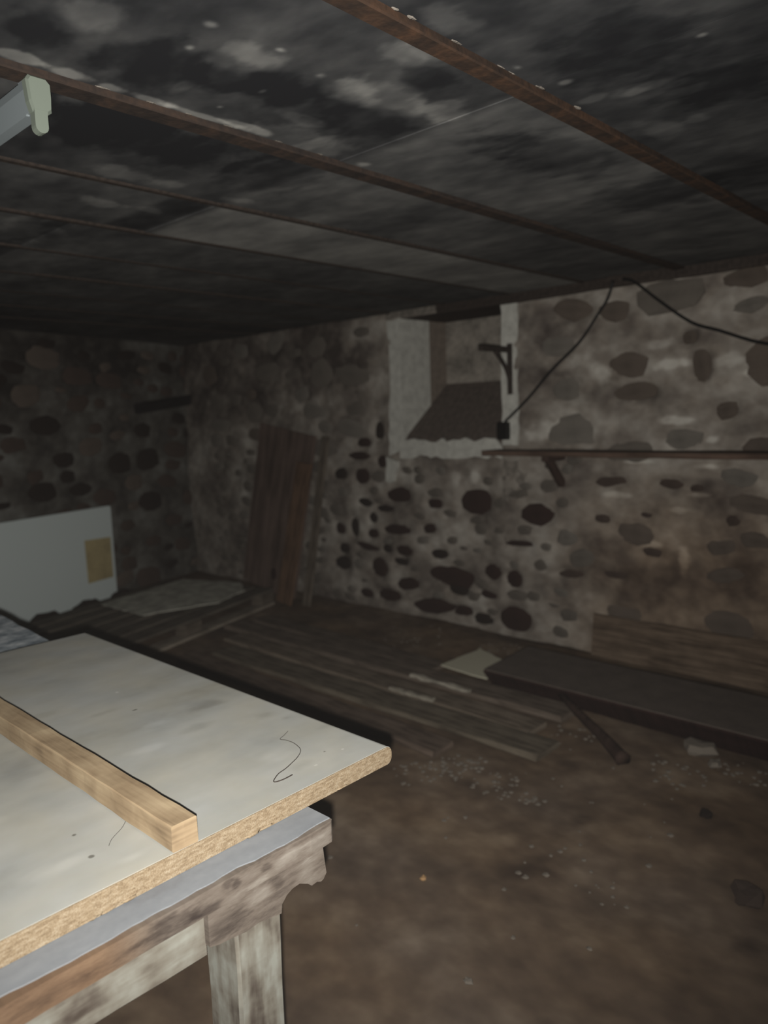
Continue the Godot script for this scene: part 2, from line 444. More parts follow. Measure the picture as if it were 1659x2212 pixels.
# ---------------------------------------------------------------- ceiling
func make_ceiling() -> void:
	var w := 1536
	var h := 1024
	var a := Vector2(-0.4, -4.6)
	var b := Vector2(4.2, 0.4)
	var rag := layer(40, 0.03, w, h, 5)
	var t := flat_tone(w, h, 0.25, [[layer(41, 0.007, w, h, 5), 0.3], [layer(42, 0.03, w, h, 4), 0.16]])
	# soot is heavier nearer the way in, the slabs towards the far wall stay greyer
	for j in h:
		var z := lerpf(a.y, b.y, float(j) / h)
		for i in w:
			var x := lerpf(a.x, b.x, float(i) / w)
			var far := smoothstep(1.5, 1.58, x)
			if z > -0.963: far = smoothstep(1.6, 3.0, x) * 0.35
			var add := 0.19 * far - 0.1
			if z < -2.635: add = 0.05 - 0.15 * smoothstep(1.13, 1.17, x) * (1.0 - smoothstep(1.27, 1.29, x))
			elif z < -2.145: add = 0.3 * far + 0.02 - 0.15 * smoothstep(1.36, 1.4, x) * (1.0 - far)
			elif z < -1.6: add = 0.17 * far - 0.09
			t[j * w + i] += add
	splat(t, w, h, a, b, [0.87, -1.41, 0.12, 0.11, 1.02, -1.36, 0.1, 0.07, 1.13, -1.34, 0.09, 0.1, 1.37, -1.34, 0.14, 0.1, 1.32, -1.07, 0.08, 0.05, 2.58, -1.12, 0.21, 0.19, 1.11, -0.97, 0.04, 0.03, 0.94, -1.69, 0.15, 0.09, 1.05, -1.79, 0.3, 0.14], -0.14, rag)
	splat(t, w, h, a, b, [1.49, -1.79, 0.15, 0.19, 0.65, -1.41, 0.07, 0.07, 1.52, -0.73, 0.17, 0.14, 1.84, -0.63, 0.1, 0.18, 1.95, -1.14, 0.26, 0.12, 1.77, -1.2, 0.11, 0.09], -0.13, rag)
	splat(t, w, h, a, b, [0.7, -1.33, 0.06, 0.07, 0.99, -1.25, 0.06, 0.05, 1.33, -1.54, 0.11, 0.1, 1.43, -1.54, 0.08, 0.1, 1.25, -1.24, 0.08, 0.05, 1.35, -1.2, 0.14, 0.06, 1.47, -1.16, 0.08, 0.06, 1.17, -2.06, 0.14, 0.05, 1.24, -2.38, 0.08, 0.05], 0.17, rag)
	splat(t, w, h, a, b, [1.41, -2.36, 0.05, 0.04, 1.56, -2.08, 0.06, 0.03, 1.19, -2.89, 0.12, 0.2, 1.21, -1.04, 0.06, 0.04, 1.16, -0.9, 0.06, 0.04], 0.15, rag)
	splat(t, w, h, a, b, [1.71, -0.82, 0.03, 0.05, 1.72, -0.78, 0.02, 0.06, 1.69, -0.89, 0.02, 0.04, 2.0, -0.86, 0.08, 0.05, 1.81, -0.73, 0.03, 0.06, 1.99, -0.77, 0.03, 0.03, 0.96, -1.46, 0.02, 0.04, 1.25, -1.42, 0.08, 0.03, 1.23, -1.0, 0.07, 0.04], 0.12, rag)
	splat(t, w, h, a, b, [0.66, -1.55, 0.07, 0.022, 0.76, -1.555, 0.05, 0.022, 0.86, -1.56, 0.03, 0.02, 0.95, -1.56, 0.06, 0.018, 1.08, -1.56, 0.1, 0.015, 1.2, -1.55, 0.08, 0.02], 0.32, rag)
	var spots := [0.86, -1.2, 0.016, 0.014, 0.88, -1.3, 0.01, 0.012, 1.01, -1.19, 0.014, 0.01, 1.14, -1.22, 0.015, 0.02, 1.1, -1.36, 0.01, 0.018, 1.08, -1.49, 0.01, 0.012, 1.6, -1.55, 0.025, 0.02, 1.56, -0.89, 0.012, 0.016, 1.42, -0.92, 0.018, 0.014, 1.57, -0.6, 0.01, 0.012]
	splat(t, w, h, a, b, spots, 0.32, rag, 0.95)
	var tex := toned(w, h, t, Color(0.08, 0.085, 0.095), Color(0.41, 0.41, 0.4), Color(0.7, 0.7, 0.67))
	var m := surface(Color(1, 1, 1), 0.9, tex, 0.0, null)
	var deck := put("ceiling", box(8.4, 0.2, 9.4, 0.0), M.grey_plaster, self, Transform3D(Basis(), Vector3(-3.0, CEIL + 0.09, -2.6)))
	tag(deck, "low sooty cellar ceiling of concrete slabs laid between rusty steel beams", "ceiling", "", "structure")
	var lines := beam_lines()
	for k in lines.size() - 1:
		var z1: float = lines[k] - 0.012
		var z0: float = lines[k + 1] + 0.012
		var joint := 1.28 if lines[k] < -2.6 and lines[k] > -3.0 else 1.535
		var cuts := [-2.9, joint - 2.45, joint, 4.3] if z1 > -3.2 else [-2.9, joint, 4.3]
		for c in cuts.size() - 1:
			var x0: float = cuts[c] + 0.0002
			var x1: float = cuts[c + 1] - 0.0002
			var tr := PackedVector3Array()
			var drop := rng.randf_range(-0.004, 0.004)
			var y := CEIL + drop
			var bev := 0.0015
			# underside with a bevelled rim, sides up to the deck
			var lo := [Vector3(x0 + bev, y, z0 + bev), Vector3(x1 - bev, y, z0 + bev), Vector3(x1 - bev, y, z1 - bev), Vector3(x0 + bev, y, z1 - bev)]
			var mid := [Vector3(x0, y + bev, z0), Vector3(x1, y + bev, z0), Vector3(x1, y + bev, z1), Vector3(x0, y + bev, z1)]
			var top := [Vector3(x0, CEIL + 0.1, z0), Vector3(x1, CEIL + 0.1, z0), Vector3(x1, CEIL + 0.1, z1), Vector3(x0, CEIL + 0.1, z1)]
			tr = loft([PackedVector3Array(lo), PackedVector3Array(mid), PackedVector3Array(top)])
			for p in tr.size(): tr[p] -= Vector3((x0 + x1) / 2, CEIL, (z0 + z1) / 2)
			var mid_p := Vector3((x0 + x1) / 2, CEIL, (z0 + z1) / 2)
			put("slab", bake(tr, false, Vector3.ZERO, over(a, b, Vector3.RIGHT, Vector3.BACK, mid_p)), m, deck, Transform3D(Basis(), mid_p - deck.position))

func beam_lines() -> Array:
	return [1.6, 1.02, 0.4, -0.28, -0.963, -1.6, -2.145, -2.635, -3.13, -3.65, -4.15, -4.65, -5.15, -5.7, -6.3]

func make_beams() -> void:
	var names := {-0.28: "rusty steel ceiling beam nearest the viewer, above the top of the view", -0.963: "bright rust-brown steel ceiling beam, the nearer and broader of the two bare ones", -1.6: "dark rusty steel ceiling beam crossing above the white lamp batten", -2.145: "thin dark ceiling beam next behind the lamp batten's beam", -2.635: "thin dark ceiling beam edging the palest ceiling slab on its far side",
		-3.13: "dark ceiling beam just left of the blocked window, seen as a faint line"}
	for z in beam_lines():
		if z > 0.5 or z < -5.5: continue
		var near: bool = z > -2.0
		var wide := (0.046 if z > -1.0 else 0.058) if near else 0.026
		var low := 0.016 if near else 0.006
		var outline := PackedVector2Array([Vector2(-wide / 2 + 0.003, -low), Vector2(wide / 2 - 0.003, -low), Vector2(wide / 2, -low + 0.003), Vector2(wide / 2, 0.004), Vector2(0.01, 0.01), Vector2(0.01, 0.095), Vector2(-0.01, 0.095), Vector2(-0.01, 0.01), Vector2(-wide / 2, 0.004), Vector2(-wide / 2, -low + 0.003)])
		# local z runs along the beam
		var t := Transform3D(Basis(Vector3(0, 0, -1), Vector3.UP, Vector3(1, 0, 0)), Vector3(-2.9, CEIL, z))
		var far: bool = z < -3.2
		var o := put("ceiling_beam", extruded(outline, 0, 7.1), (M.rust if z > -1.0 else M.rust_dark) if near else M.old_iron, self, t)
		if far: tag(o, "thin dark ceiling beam in the gloom above the far left wall", "beam", "far ceiling beams in the gloom")
		elif z == 0.4: tag(o, "rusty steel ceiling beam overhead behind the viewer, out of view", "beam")
		else: tag(o, names[z], "beam")
		if near and z < 0:
			# mortar squeezed out along both edges of the flange
			for side in [-1, 1]:
				var tr := PackedVector3Array()
				var x := 0.75 + rng.randf() * 0.1
				while x < 1.75:
					var l := rng.randf_range(0.02, 0.07)
					var ww := rng.randf_range(0.0015, 0.005)
					var hh := rng.randf_range(0.002, 0.004)
					var ring := []
					for s in 6:
						var f := s / 5.0
						var r := PackedVector3Array()
						var k := 0.35 + sin(f * PI) * rng.randf_range(0.6, 1.0)
						for q in 6:
							var an := TAU * q / 6
							r.append(Vector3(side * (wide / 2 + ww * 0.5) + cos(an) * ww * k, 0.001 + sin(an) * hh * k, x + 2.9 + f * l))
						ring.append(r)
					tr.append_array(loft(ring))
					x += l + rng.randf_range(0.0, 0.1) * (1.0 if x < 1.4 else 2.5)
				var f2 := put("mortar_fillet", bake(tr, true), M.grey_plaster, o)
				f2.set_meta("kind", "stuff")
				f2.set_meta("label", "pale mortar squeezed out along the flange")

# ---------------------------------------------------------------- walls
var pits := []           # stones of the wall being built: [s, y, rs, ry, depth]
var bins := {}
var relief := noise(60, 0.9, 4)
var fine := noise(61, 5.0, 3)
var hole := Rect2()

func file_pits() -> void:
	bins.clear()
	for p in pits:
		for i in range(floori((p[0] - p[2] * 1.3) * 4), floori((p[0] + p[2] * 1.3) * 4) + 1):
			for j in range(floori((p[1] - p[3] * 1.3) * 4), floori((p[1] + p[3] * 1.3) * 4) + 1):
				var k := Vector2i(i, j)
				if not bins.has(k): bins[k] = []
				bins[k].append(p)

func wall_depth(s: float, y: float) -> float:
	var d := relief.get_noise_2d(s, y) * 0.035 + fine.get_noise_2d(s, y) * 0.012
	var near: Array = bins.get(Vector2i(floori(s * 4), floori(y * 4)), [])
	for p in near:
		var q := sqrt(((s - p[0]) / p[2]) ** 2 + ((y - p[1]) / p[3]) ** 2)
		if q < 1.35: d -= p[4] * (1.0 - smoothstep(0.8, 1.35, q))
	if hole.size.x > 0.0:
		var out := maxf(maxf(hole.position.x - s, s - hole.end.x), maxf(hole.position.y - y, y - hole.end.y))
		d *= smoothstep(0.0, 0.12, out)
	return d

func set_stones(wall: Node3D, faces: Array) -> void:
	for p in pits:
		var z: float = relief.get_noise_2d(p[0], p[1]) * 0.035 + p[6]
		var t := Transform3D(Basis(Vector3(0, 0, 1), rng.randf_range(-0.25, 0.25)) * Basis.from_scale(Vector3(p[2], p[3], p[7])), Vector3(p[0], p[1], z))
		put("stone", faces[rng.randi() % faces.size()], M.stone[p[5]], wall, t)

func clear_of(s: float, y: float, rs: float, ry: float) -> bool:
	for p in pits:
		if absf(p[0] - s) < (p[2] + rs) * 0.92 and absf(p[1] - y) < (p[3] + ry) * 0.92: return false
	return true

func make_walls() -> void:
	var faces := []
	for i in 14: faces.append(stone_face())
	# texture of lime mortar, grey above and browner below, shared by all walls
	var w := 1280
	var h := 512
	var a := Vector2(-6.4, 2.2)
	var b := Vector2(0.4, 0.0)
	var rag := layer(62, 0.03, w, h, 5)
	var t := flat_tone(w, h, 0.5, [[layer(63, 0.01, w, h, 5), 0.8], [layer(64, 0.05, w, h, 4), 0.3]])
	splat(t, w, h, a, b, [-2.05, 1.64, 0.08, 0.06, -1.64, 1.37, 0.11, 0.025, -1.44, 1.27, 0.04, 0.02, -2.36, 1.32, 0.17, 0.07, -1.65, 1.67, 0.11, 0.03, -1.45, 1.13, 0.07, 0.02, -1.83, 1.15, 0.09, 0.012, -1.75, 0.69, 0.09, 0.02, -1.57, 0.62, 0.03, 0.07], 0.42, rag, 0.7)
	splat(t, w, h, a, b, [-1.72, 1.78, 0.08, 0.03, -1.38, 1.67, 0.08, 0.04, -1.26, 1.6, 0.06, 0.02, -1.64, 2.07, 0.09, 0.05, -1.95, 0.96, 0.08, 0.02, -1.49, 0.98, 0.07, 0.012, -1.61, 0.89, 0.07, 0.02, -4.6, 1.55, 0.25, 0.08, -2.95, 1.02, 0.04, 0.05, -3.1, 1.02, 0.04, 0.05], 0.32, rag, 0.7)
	splat(t, w, h, a, b, [-2.35, 1.8, 0.12, 0.2, -1.5, 1.65, 0.07, 0.12, -1.56, 1.8, 0.06, 0.05, -1.86, 1.53, 0.14, 0.06, -3.95, 1.85, 0.14, 0.14, -4.3, 1.9, 0.3, 0.2, -1.3, 0.95, 0.2, 0.15], -0.26, rag, 0.8)
	# damp earth staining towards the floor at the right
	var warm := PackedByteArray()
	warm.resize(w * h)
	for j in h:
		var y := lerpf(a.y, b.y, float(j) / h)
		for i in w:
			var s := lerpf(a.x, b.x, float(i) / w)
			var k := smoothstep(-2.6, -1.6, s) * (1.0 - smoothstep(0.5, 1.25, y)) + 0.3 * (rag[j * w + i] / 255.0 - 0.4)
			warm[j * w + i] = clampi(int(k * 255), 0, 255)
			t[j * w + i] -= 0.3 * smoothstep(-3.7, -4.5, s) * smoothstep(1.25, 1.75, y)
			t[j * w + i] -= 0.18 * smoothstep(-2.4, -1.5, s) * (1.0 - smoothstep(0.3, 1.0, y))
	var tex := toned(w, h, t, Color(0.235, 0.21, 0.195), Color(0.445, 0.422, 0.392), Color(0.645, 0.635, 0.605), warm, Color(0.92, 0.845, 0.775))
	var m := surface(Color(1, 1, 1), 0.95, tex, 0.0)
	var uv := over(a, b, Vector3.RIGHT, Vector3.UP)

	# --- the wall with the blocked window: local x is the world's z
	pits = []
	var dark := [-4.23, 1.01, 0.07, 0.05, -4.0, 1.0, 0.07, 0.06, -3.97, 0.8, 0.08, 0.03, -3.77, 0.77, 0.09, 0.03, -3.63, 0.87, 0.13, 0.06, -3.29, 0.83, 0.07, 0.04, -2.95, 0.86, 0.13, 0.09, -4.27, 0.58, 0.06, 0.05, -4.1, 0.6, 0.05, 0.08, -3.89, 0.69, 0.04, 0.04, -3.9, 0.57, 0.06, 0.04, -3.64, 0.62, 0.13, 0.04]
	dark += [-3.35, 0.65, 0.06, 0.04, -3.95, 0.46, 0.13, 0.03, -3.75, 0.47, 0.05, 0.03, -3.58, 0.47, 0.08, 0.04, -3.27, 0.48, 0.08, 0.04, -4.24, 0.42, 0.06, 0.04, -4.24, 0.3, 0.1, 0.06, -3.83, 0.32, 0.08, 0.08, -3.61, 0.39, 0.07, 0.03, -3.19, 0.33, 0.22, 0.07, -3.55, 0.23, 0.12, 0.05, -3.99, 0.1, 0.07, 0.04]
	dark += [-3.74, 0.12, 0.11, 0.05, -3.11, 0.24, 0.08, 0.04, -3.34, 0.1, 0.2, 0.06, -2.83, 0.4, 0.07, 0.06, -2.66, 0.37, 0.06, 0.06, -2.85, 0.24, 0.08, 0.03, -2.64, 0.11, 0.12, 0.08, -2.9, 0.07, 0.08, 0.04, -3.07, 0.1, 0.09, 0.04, -4.03, 1.15, 0.11, 0.03, -3.8, 1.11, 0.05, 0.05, -3.98, 1.25, 0.08, 0.04, -3.82, 1.34, 0.05, 0.07]
	dark += [-1.5, 1.65, 0.05, 0.09, -1.86, 1.53, 0.14, 0.05, -2.24, 2.02, 0.14, 0.07]
	dark += [-1.99, 1.03, 0.11, 0.03, -1.64, 1.03, 0.07, 0.03, -1.51, 1.01, 0.04, 0.02, -2.48, 0.81, 0.13, 0.08, -2.05, 0.81, 0.05, 0.03, -1.32, 0.85, 0.04, 0.03, -2.62, 0.61, 0.12, 0.02, -2.25, 0.46, 0.1, 0.03, -1.96, 0.49, 0.08, 0.03, -1.75, 0.64, 0.06, 0.03, -1.78, 0.85, 0.04, 0.02, -1.37, 1.42, 0.06, 0.05, -1.56, 1.8, 0.04, 0.04]
	for k in range(0, dark.size(), 4):
		var big: bool = dark[k + 2] > 0.1
		pits.append([dark[k], dark[k + 1], dark[k + 2], dark[k + 3], 0.03, (5 if dark[k + 1] > 1.2 else 2) if dark[k] > -2.3 else (0 if big or rng.randf() < 0.4 else 1), -0.03, 0.022])
	# larger stones of the upper and right part, mostly smeared over with mortar
	var tries := 0
	while tries < 2000 and pits.size() < 270:
		tries += 1
		var s := rng.randf_range(-5.9, 0.2)
		var y := rng.randf_range(0.04, 2.08)
		var low := y < 1.2 and s < -2.2
		var rs := rng.randf_range(0.04, 0.09) if low else rng.randf_range(0.08, 0.2)
		var ry := rs * rng.randf_range(0.4, 0.75)
		if s + rs > -3.75 and s - rs < -2.52 and y + ry > 1.1: continue
		if not clear_of(s, y, rs * 1.12, ry * 1.12) or (not low and rng.randf() < (0.85 if s > -2.6 and y > 1.1 else 0.6)): continue
		var kind: int = [3, 4, 3][rng.randi() % 3] if low else [4, 3, 3, 4, 5][rng.randi() % 5]
		if not low and y < 0.9 and s > -2.0: kind = [5, 2, 5][rng.randi() % 3]
		pits.append([s, y, rs, ry, 0.008, kind, -0.012, 0.018])
	file_pits()
	hole = Rect2(-3.56, 1.26, 0.85, 0.85)
	var tr := PackedVector3Array()
	var hx := hole.end.x
	patch(tr, -6.4, hole.position.x, 0, 2.3, 0.025)
	patch(tr, hx, 1.8, 0, 2.3, 0.025)
	patch(tr, hole.position.x, hx, 0, hole.position.y, 0.025)
	patch(tr, hole.position.x, hx, hole.end.y, 2.3, 0.025)
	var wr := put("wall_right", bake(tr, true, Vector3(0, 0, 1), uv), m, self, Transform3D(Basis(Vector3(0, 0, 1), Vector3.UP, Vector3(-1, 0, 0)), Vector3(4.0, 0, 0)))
	tag(wr, "rubble stone wall with pale lime mortar, holding the blocked window", "wall", "", "structure")
	set_stones(wr, faces)
	put("masonry_core", box(8.6, 2.6, 0.4, 0), M.grey_plaster, wr, Transform3D(Basis(), Vector3(-6.6, -0.15, -0.85)))

	# --- the far left wall
	hole = Rect2()
	pits = []
	tries = 0
	while tries < 1700 and pits.size() < 190:
		tries += 1
		var s := rng.randf_range(-3.2, 1.25)
		var y := rng.randf_range(0.04, 2.1)
		var rs := rng.randf_range(0.06, 0.16)
		var ry := rs * rng.randf_range(0.4, 0.7)
		if not clear_of(s, y, rs * 1.15, ry * 1.15): continue
		pits.append([s, y, rs, ry, 0.02, [2, 2, 1, 2, 5, 1][rng.randi() % 6], -0.016, 0.022])
	file_pits()
	tr = PackedVector3Array()
	patch(tr, -5.6, 1.4, 0, 2.3, 0.03)
	var uv2 := over(Vector2(-2.0, 2.3), Vector2(4.9, 0.0), Vector3.RIGHT, Vector3.UP)
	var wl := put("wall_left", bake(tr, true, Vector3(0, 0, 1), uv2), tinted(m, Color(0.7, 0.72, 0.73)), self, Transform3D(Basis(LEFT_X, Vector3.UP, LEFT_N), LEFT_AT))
	tag(wl, "dark rubble stone wall at the far left of the cellar", "wall", "", "structure")
	set_stones(wl, faces)
	put("masonry_core", box(7.4, 2.6, 0.3, 0), M.grey_plaster, wl, Transform3D(Basis(), Vector3(-5.8, -0.15, -0.3)))
	# --- the two walls behind the viewer
	pits = []
	bins.clear()
	tr = PackedVector3Array()
	patch(tr, -2.4, 4.2, 0, 2.3, 0.1)
	var wn := put("wall_near", bake(tr, true, Vector3(0, 0, 1), uv2), m, self, Transform3D(Basis(Vector3(-1, 0, 0), Vector3.UP, Vector3(0, 0, -1)), Vector3(1.8, 0, 1.5)))
	tag(wn, "stone cellar wall behind the viewer", "wall", "", "structure")
	put("masonry_core", box(6.8, 2.6, 0.3, 0), M.grey_plaster, wn, Transform3D(Basis(), Vector3(-2.5, -0.15, -0.25)))
	tr = PackedVector3Array()
	patch(tr, -1.9, 6.4, 0, 2.3, 0.1)
	var wb := put("wall_rear", bake(tr, true, Vector3(0, 0, 1), uv2), m, self, Transform3D(Basis(Vector3(0, 0, -1), Vector3.UP, Vector3(1, 0, 0)), Vector3(-2.3, 0, 0)))
	tag(wb, "stone cellar wall at the viewer's left, out of view", "wall", "", "structure")
	put("masonry_core", box(8.6, 2.6, 0.3, 0), M.grey_plaster, wb, Transform3D(Basis(), Vector3(-2.0, -0.15, -0.25)))

# a sheet with a ragged outline, pushed out from the wall a little; corners in x,y
func smear(corners: Array, ragged: float, thick: float) -> ArrayMesh:
	var pts := PackedVector2Array()
	for i in corners.size():
		var p: Vector2 = corners[i]
		var q: Vector2 = corners[(i + 1) % corners.size()]
		var n := maxi(1, int(p.distance_to(q) / 0.05))
		for k in n:
			var at := p.lerp(q, float(k) / n)
			pts.append(at + Vector2(rng.randf_range(-ragged, ragged), rng.randf_range(-ragged, ragged)))
	return extruded(pts, -0.03, thick)

func make_window() -> void:
	# local x is the world's z, local z points out of the wall into the cellar
	var win := Node3D.new()
	win.name = "window_1"
	win.transform = Transform3D(Basis(Vector3(0, 0, 1), Vector3.UP, Vector3(-1, 0, 0)), Vector3(4.0, 0, 0))
	add_child(win)
	tag(win, "small blocked cellar window in a deep white plastered recess", "window", "", "structure")
	var x0 := -3.56
	var x1 := -2.71
	var y0 := 1.26
	var y1 := 2.11
	# reveals: whitewashed near the room, bare further in
	var t := PackedVector3Array()
	quad(t, Vector3(x0, y0 - 0.02, 0.004), Vector3(x0, y1, 0.004), Vector3(x0 + 0.015, y1, -0.3), Vector3(x0 + 0.015, y0 + 0.22, -0.3))
	put("whitewashed_reveal", bake(t, false, Vector3(1, 0, 0)), M.plaster, win)
	t = PackedVector3Array()
	quad(t, Vector3(x0 + 0.015, y0 + 0.1, -0.3), Vector3(x0 + 0.015, y1, -0.3), Vector3(x0 + 0.02, y1, -0.52), Vector3(x0 + 0.02, y0 + 0.1, -0.52))
	put("bare_reveal", bake(t, false, Vector3(1, 0, 0)), surface(Color(0.48, 0.44, 0.4), 0.95, M.faint, 0.4), win)
	t = PackedVector3Array()
	quad(t, Vector3(x1, y0 - 0.02, 0.004), Vector3(x1, y1, 0.004), Vector3(x1, y1, -0.52), Vector3(x1, y0, -0.52))
	put("whitewashed_reveal", bake(t, false, Vector3(-1, 0, 0)), M.plaster, win)
	t = PackedVector3Array()
	quad(t, Vector3(x0, y1, 0.004), Vector3(x1, y1, 0.004), Vector3(x1, y1, -0.52), Vector3(x0, y1, -0.52))
	put("lintel", bake(t, false, Vector3(0, -1, 0)), M.dark_wood, win)
	# sloping sill, dark with dirt
	var side := PackedVector2Array([Vector2(0.0, 1.265), Vector2(0.5, 1.675), Vector2(0.53, 1.675), Vector2(0.53, 1.2), Vector2(0.0, 1.2)])
	var sill := extruded(side, x0, x1)
	put("sloping_sill", sill, surface(Color(0.43, 0.39, 0.36), 0.95, M.mineral, 0.3, M.bumps, 0.4), win, Transform3D(Basis(Vector3(0, 0, -1), Vector3.UP, Vector3(1, 0, 0)), Vector3.ZERO))
	# the board that blocks it
	put("blocking_board", box(x1 - x0 - 0.02, 0.5, 0.03, 0.004), surface(Color(0.6, 0.575, 0.535), 0.9, M.mineral, 1.2), win, Transform3D(Basis(), Vector3(x0 + 0.01, 1.66, -0.5)))
	# plaster strips round the opening
	put("plaster_strip", smear([Vector2(-3.7, 1.15), Vector2(-3.55, 1.2), Vector2(-3.556, 2.11), Vector2(-3.68, 2.1), Vector2(-3.66, 1.7)], 0.008, 0.008), M.plaster, win)
	put("plaster_strip", smear([Vector2(-3.74, 0.97), Vector2(-3.64, 0.96), Vector2(-3.62, 1.12), Vector2(-3.72, 1.16)], 0.014, 0.014), M.plaster, win)
	put("plaster_strip", smear([Vector2(-2.715, 1.24), Vector2(-2.6, 1.24), Vector2(-2.595, 2.16), Vector2(-2.715, 2.16)], 0.006, 0.01), M.plaster, win)
	put("plaster_strip", smear([Vector2(-3.6, 1.15), Vector2(-2.73, 1.16), Vector2(-2.73, 1.265), Vector2(-3.0, 1.275), Vector2(-3.3, 1.262), Vector2(-3.56, 1.285)], 0.016, 0.012), M.plaster, win)
	put("plaster_strip", smear([Vector2(-3.68, 2.115), Vector2(-2.6, 2.125), Vector2(-2.6, 2.16), Vector2(-3.68, 2.2)], 0.008, 0.012), M.grey_plaster, win)
	put("plaster_strip", smear([Vector2(-2.72, 0.9), Vector2(-2.66, 0.88), Vector2(-2.5, 1.13), Vector2(-2.72, 1.14)], 0.014, 0.008), M.grey_plaster, win)

# ---------------------------------------------------------------- floor
var ground := noise(70, 0.9, 5)

func floor_y(x: float, z: float) -> float:
	return ground.get_noise_2d(x, z) * 0.03 - 0.006

func make_floor() -> void:
	var w := 1024
	var h := 1024
	var a := Vector2(-2.4, -6.8)
	var b := Vector2(4.2, 1.6)
	var rag := layer(71, 0.035, w, h, 5)
	var t := flat_tone(w, h, 0.46, [[layer(72, 0.012, w, h, 5), 0.6], [layer(73, 0.06, w, h, 4), 0.4]])
	splat(t, w, h, a, b, [2.33, -1.8, 0.12, 0.1, 2.31, -1.65, 0.1, 0.06, 2.17, -1.87, 0.12, 0.1, 2.31, -1.48, 0.05, 0.04, 2.99, -1.64, 0.05, 0.1, 2.77, -1.14, 0.06, 0.06, 2.99, -0.93, 0.06, 0.06, 3.04, -1.94, 0.05, 0.09, 1.98, -1.1, 0.06, 0.05, 2.1, -0.99, 0.05, 0.05, 2.02, -1.37, 0.06, 0.05], 0.22, rag, 0.8)
	splat(t, w, h, a, b, [2.578, -0.913, 0.03, 0.03, 2.3, -1.25, 0.06, 0.04, 2.6, -1.5, 0.1, 0.05, 2.2, -0.64, 0.07, 0.05, 2.0, -0.6, 0.05, 0.05, 1.9, -1.25, 0.1, 0.06], -0.25, rag, 0.8)
	var m := surface(Color(1, 1, 1), 0.95, toned(w, h, t, Color(0.225, 0.19, 0.165), Color(0.365, 0.32, 0.28), Color(0.53, 0.49, 0.44), layer(74, 0.008, w, h), Color(1.0, 0.93, 0.82)))
	var tr := PackedVector3Array()
	patch(tr, -2.4, 4.1, -1.6, 6.8, 0.05, true)
	for i in tr.size(): tr[i] = Vector3(tr[i].x, tr[i].z, -tr[i].y)
	var uv := over(a, b, Vector3.RIGHT, Vector3.BACK)
	var f := put("floor", bake(tr, true, Vector3.UP, uv), m)
	tag(f, "uneven brown earth floor of the cellar", "floor", "", "structure")
	put("subsoil", box(7.4, 0.2, 9.4, 0), M.stone[1], f, Transform3D(Basis(), Vector3(-2.8, -0.3, -2.6)))

# ---------------------------------------------------------------- the old table and what lies on it
func make_table() -> void:
	var o := thing("work_table", "old wooden table with chipped blue-grey paint, bare brown edges and square legs", "table")
	# top: bare wood with a ragged front edge
	var edge := PackedVector2Array()
	edge.append_array([Vector2(-0.5, 0.0), Vector2(-0.5, 1.38), Vector2(0.814, 1.38)])
	var n := 27
	edge.append(Vector2(0.816, 0.004))
	for k in n:
		edge.append(Vector2(0.811 - k * 0.0485, rng.randf_range(-0.0025, 0.003)))
	var lay := Transform3D(Basis(Vector3(1, 0, 0), Vector3(0, 0, -1), Vector3(0, 1, 0)), Vector3(0, 0, -0.914))
	var rag := noise(80, 9.0, 3)
	put("tabletop", extruded(edge, 0.722, 0.7605, over(Vector2(0.2, 0.6), Vector2(0.85, 0.77), Vector3.RIGHT, Vector3.BACK)), M.edge, o, lay)
	# the paint film on it, worn back from the front edge
	var film := PackedVector2Array([Vector2(-0.5, 1.379), Vector2(0.8145, 1.379)])
	for k in 90:
		var x := 0.8145 - k * 0.0147
		var back := 0.003 + 0.006 * smoothstep(0.75, 0.5, x) + 0.007 * maxf(0.0, rag.get_noise_1d(x) + 0.2)
		film.append(Vector2(x, back + rng.randf_range(0, 0.002)))
	var p := put("paint_layer", extruded(film, 0.7604, 0.7625), M.paint, o, lay)
	p.set_meta("label", "chipped blue-grey paint")
	# apron along the near side, behind the face of the legs
	for side in [[-0.3, 0.565, 0.634, 0.0785]]:
		put("apron", timber(side[1] - side[0], side[3], 0.024, 0.003, 0.0015, 12), M.worn, o, Transform3D(Basis(), Vector3(side[0], side[2] + 0.01, -0.945)))
	put("apron", timber(1.2, 0.08, 0.024, 0.003, 0.0015, 10), M.worn, o, Transform3D(Basis(Vector3.UP, PI / 2), Vector3(0.66, 0.64, -1.02)))
	# legs
	for at in [Vector2(0.662, -0.977), Vector2(-0.35, -0.977), Vector2(0.662, -2.2), Vector2(-0.35, -2.2)]:
		var leg := timber(0.725, 0.091, 0.091, 0.006, 0.0012, 10)
		put("leg", leg, M.worn, o, Transform3D(Basis(Vector3(0, 1, 0), Vector3(-1, 0, 0), Vector3(0, 0, 1)), Vector3(at.x + 0.0455, 0.0, at.y)))
	# the stub of a bearer over the near leg, its outer end broken off
	var stub := PackedVector2Array([Vector2(0.563, 0.722), Vector2(0.795, 0.722), Vector2(0.798, 0.693), Vector2(0.801, 0.667), Vector2(0.794, 0.659), Vector2(0.788, 0.657), Vector2(0.779, 0.661), Vector2(0.767, 0.66), Vector2(0.758, 0.668), Vector2(0.741, 0.677), Vector2(0.725, 0.676), Vector2(0.713, 0.671), Vector2(0.702, 0.66), Vector2(0.7, 0.645), Vector2(0.67, 0.651), Vector2(0.654, 0.654), Vector2(0.63, 0.652), Vector2(0.605, 0.656), Vector2(0.58, 0.659), Vector2(0.563, 0.664)])
	var b := put("bearer", extruded(stub, -0.952, -0.921, over(Vector2(0.2, 0.6), Vector2(0.85, 0.77), Vector3.RIGHT, Vector3.UP)), M.edge, o)
	b.set_meta("label", "brown bearer with a broken scalloped end")

